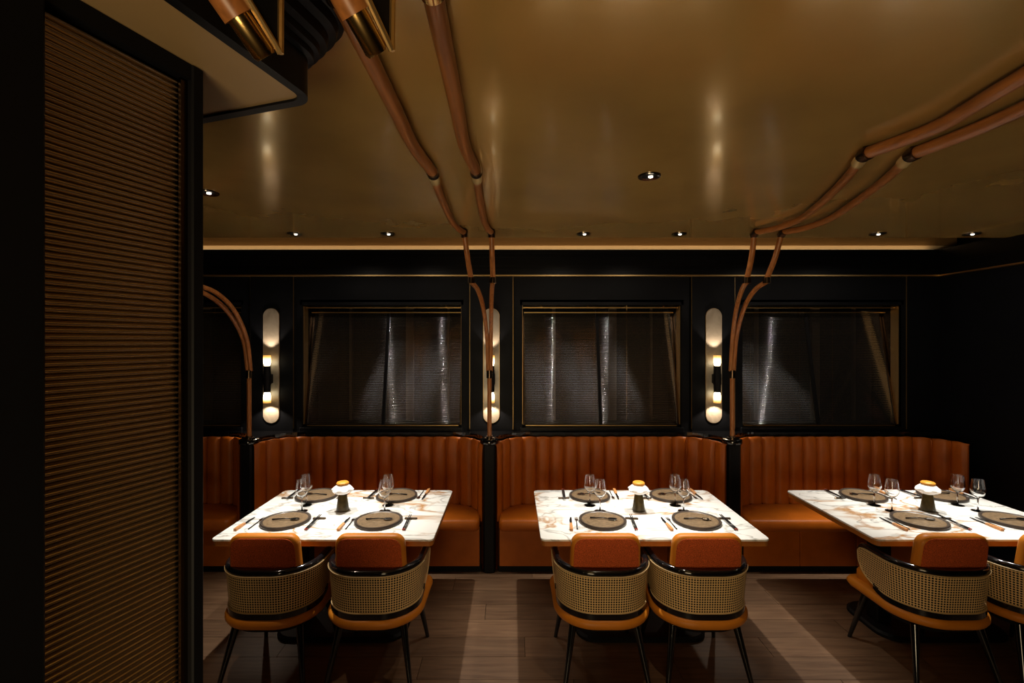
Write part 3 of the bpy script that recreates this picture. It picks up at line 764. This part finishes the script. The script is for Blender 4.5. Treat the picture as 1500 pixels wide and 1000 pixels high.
def build_chair(loc, label, rz):
    ch = empty('dining_chair', loc, label, 'chair', 'cane backed dining chairs', rz)
    MB().loft([seat_ring(.000, .356, .245), seat_ring(.012, .361, .252), seat_ring(.020, .374, .258), seat_ring(.020, .390, .258), seat_ring(.012, .404, .252), seat_ring(-.004, .411, .243), seat_ring(-.05, .414, .22)]).build('seat', 'chairleather', ch, smooth=True, sharp=70)
    MB().loft([seat_ring(-.030, .408, .225), seat_ring(-.026, .420, .232), seat_ring(-.026, .458, .232), seat_ring(-.034, .472, .224), seat_ring(-.06, .478, .20)]).build('seat_pad', 'chairleather', ch, smooth=True, sharp=70)
    MB().loft([seat_ring(-.035, .322, .21), seat_ring(-.030, .357, .215)]).build('seat_frame', 'blackmatte', ch)
    CP_ = chair_panel(.0, zlo, ztop).build('cane_panel', 'cane', ch, smooth=True)
    chair_panel(-.010, lambda s: zlo(s)-.012, lambda s: ztop(s)).build('inner_shell', 'blackmatte', ch, smooth=True)
    def edge(zf, g): return [(*chair_path(-1+2*i/60, g+.016*((zf(-1+2*i/60)-.443)/.20))[0], zf(-1+2*i/60)) for i in range(61)]
    lo = edge(zlo, .002); hi = edge(ztop, .002)
    MB().tube(lo+hi[::-1]+[lo[0]], .0038, 6, caps=False).build('cane_border', 'cane_edge', CP_, smooth=True)
    MB().tube([(x, y, z+.012) for x, y, z in edge(ztop, -.017)], .0190, 12).build('top_rail', 'gloss', ch, smooth=True)
    MB().loft([[(*chair_path(-.80+1.6*i/48, g)[0], z+ (.10*max(0, (abs(-.80+1.6*i/48)-.62)/.38)**2)) for i in range(49)] for g, z in ((-.012, .410), (.006, .410), (.006, .440), (-.012, .440), (-.012, .410))], caps=False, closed=False).build('lower_rail', 'gloss', ch, smooth=True)
    # back cushion, rounded shield leaning back
    def shield(d, y):
        out = []; hb, ht, z0, z1, r = .200-d, .184-d, .430+d, .848-d, .055
        out += [(-hb, y, z0), (hb, y, z0)]
        for i in range(7):
            t = PI/2*i/6; out.append((ht-r+r*math.cos(t)+ .004, y, z1-r+r*math.sin(t)))
        for i in range(7):
            t = PI/2+PI/2*i/6; out.append((-ht+r+r*math.cos(t)-.004, y, z1-r+r*math.sin(t)))
        return [(x, yy_-(z-.455)*.13 - .0*x*x, z) for x, yy_, z in out]
    Y0 = -.165
    BCU = MB().loft([shield(.018, Y0-.026), shield(.006, Y0-.020), shield(0, Y0-.008), shield(0, Y0+.022), shield(.006, Y0+.034), shield(.018, Y0+.042)]).build('back_cushion', 'chairleather', ch, smooth=True, sharp=70)
    MB().loft([shield(.014, Y0-.024), shield(.014, Y0-.028), shield(.022, Y0-.031)]).build('back_fabric', 'fabric', BCU, smooth=True, sharp=50)
    for sx in (-1, 1):
        MB().tube([(sx*.175, -.175, .335), (sx*.235, -.262, 0)], [.021, .011], 12).build('leg', 'gloss', ch, smooth=True)
        MB().tube([(sx*.185, .165, .335), (sx*.232, .250, 0)], [.021, .011], 12).build('leg', 'gloss', ch, smooth=True)
    return ch
CHX = [(-1.352, 'cane backed orange chair closest to the ribbed screen'), (-.775, 'cane backed orange chair at the left table, nearer the middle aisle'),
       (.512, 'cane backed orange chair at the middle table, nearer the aisle under the middle pole'), (1.066, 'cane backed orange chair at the middle table, right one of the pair'),
       (2.405, 'cane backed orange chair at the right table, seen almost whole'), (2.985, 'cane backed orange chair cut by the right edge of the photo')]
c0 = build_chair((CHX[0][0], 2.785, 0), CHX[0][1], 0); kids = list(c0.children)
for x, lab in CHX[1:]:
    n_ = c0.copy(); COL.objects.link(n_); n_.location = (x, 2.785, 0); n_['label'] = lab
    for k_ in kids:
        q = k_.copy(); COL.objects.link(q); q.parent = n_
        for g_ in k_.children:
            h_ = g_.copy(); COL.objects.link(h_); h_.parent = q
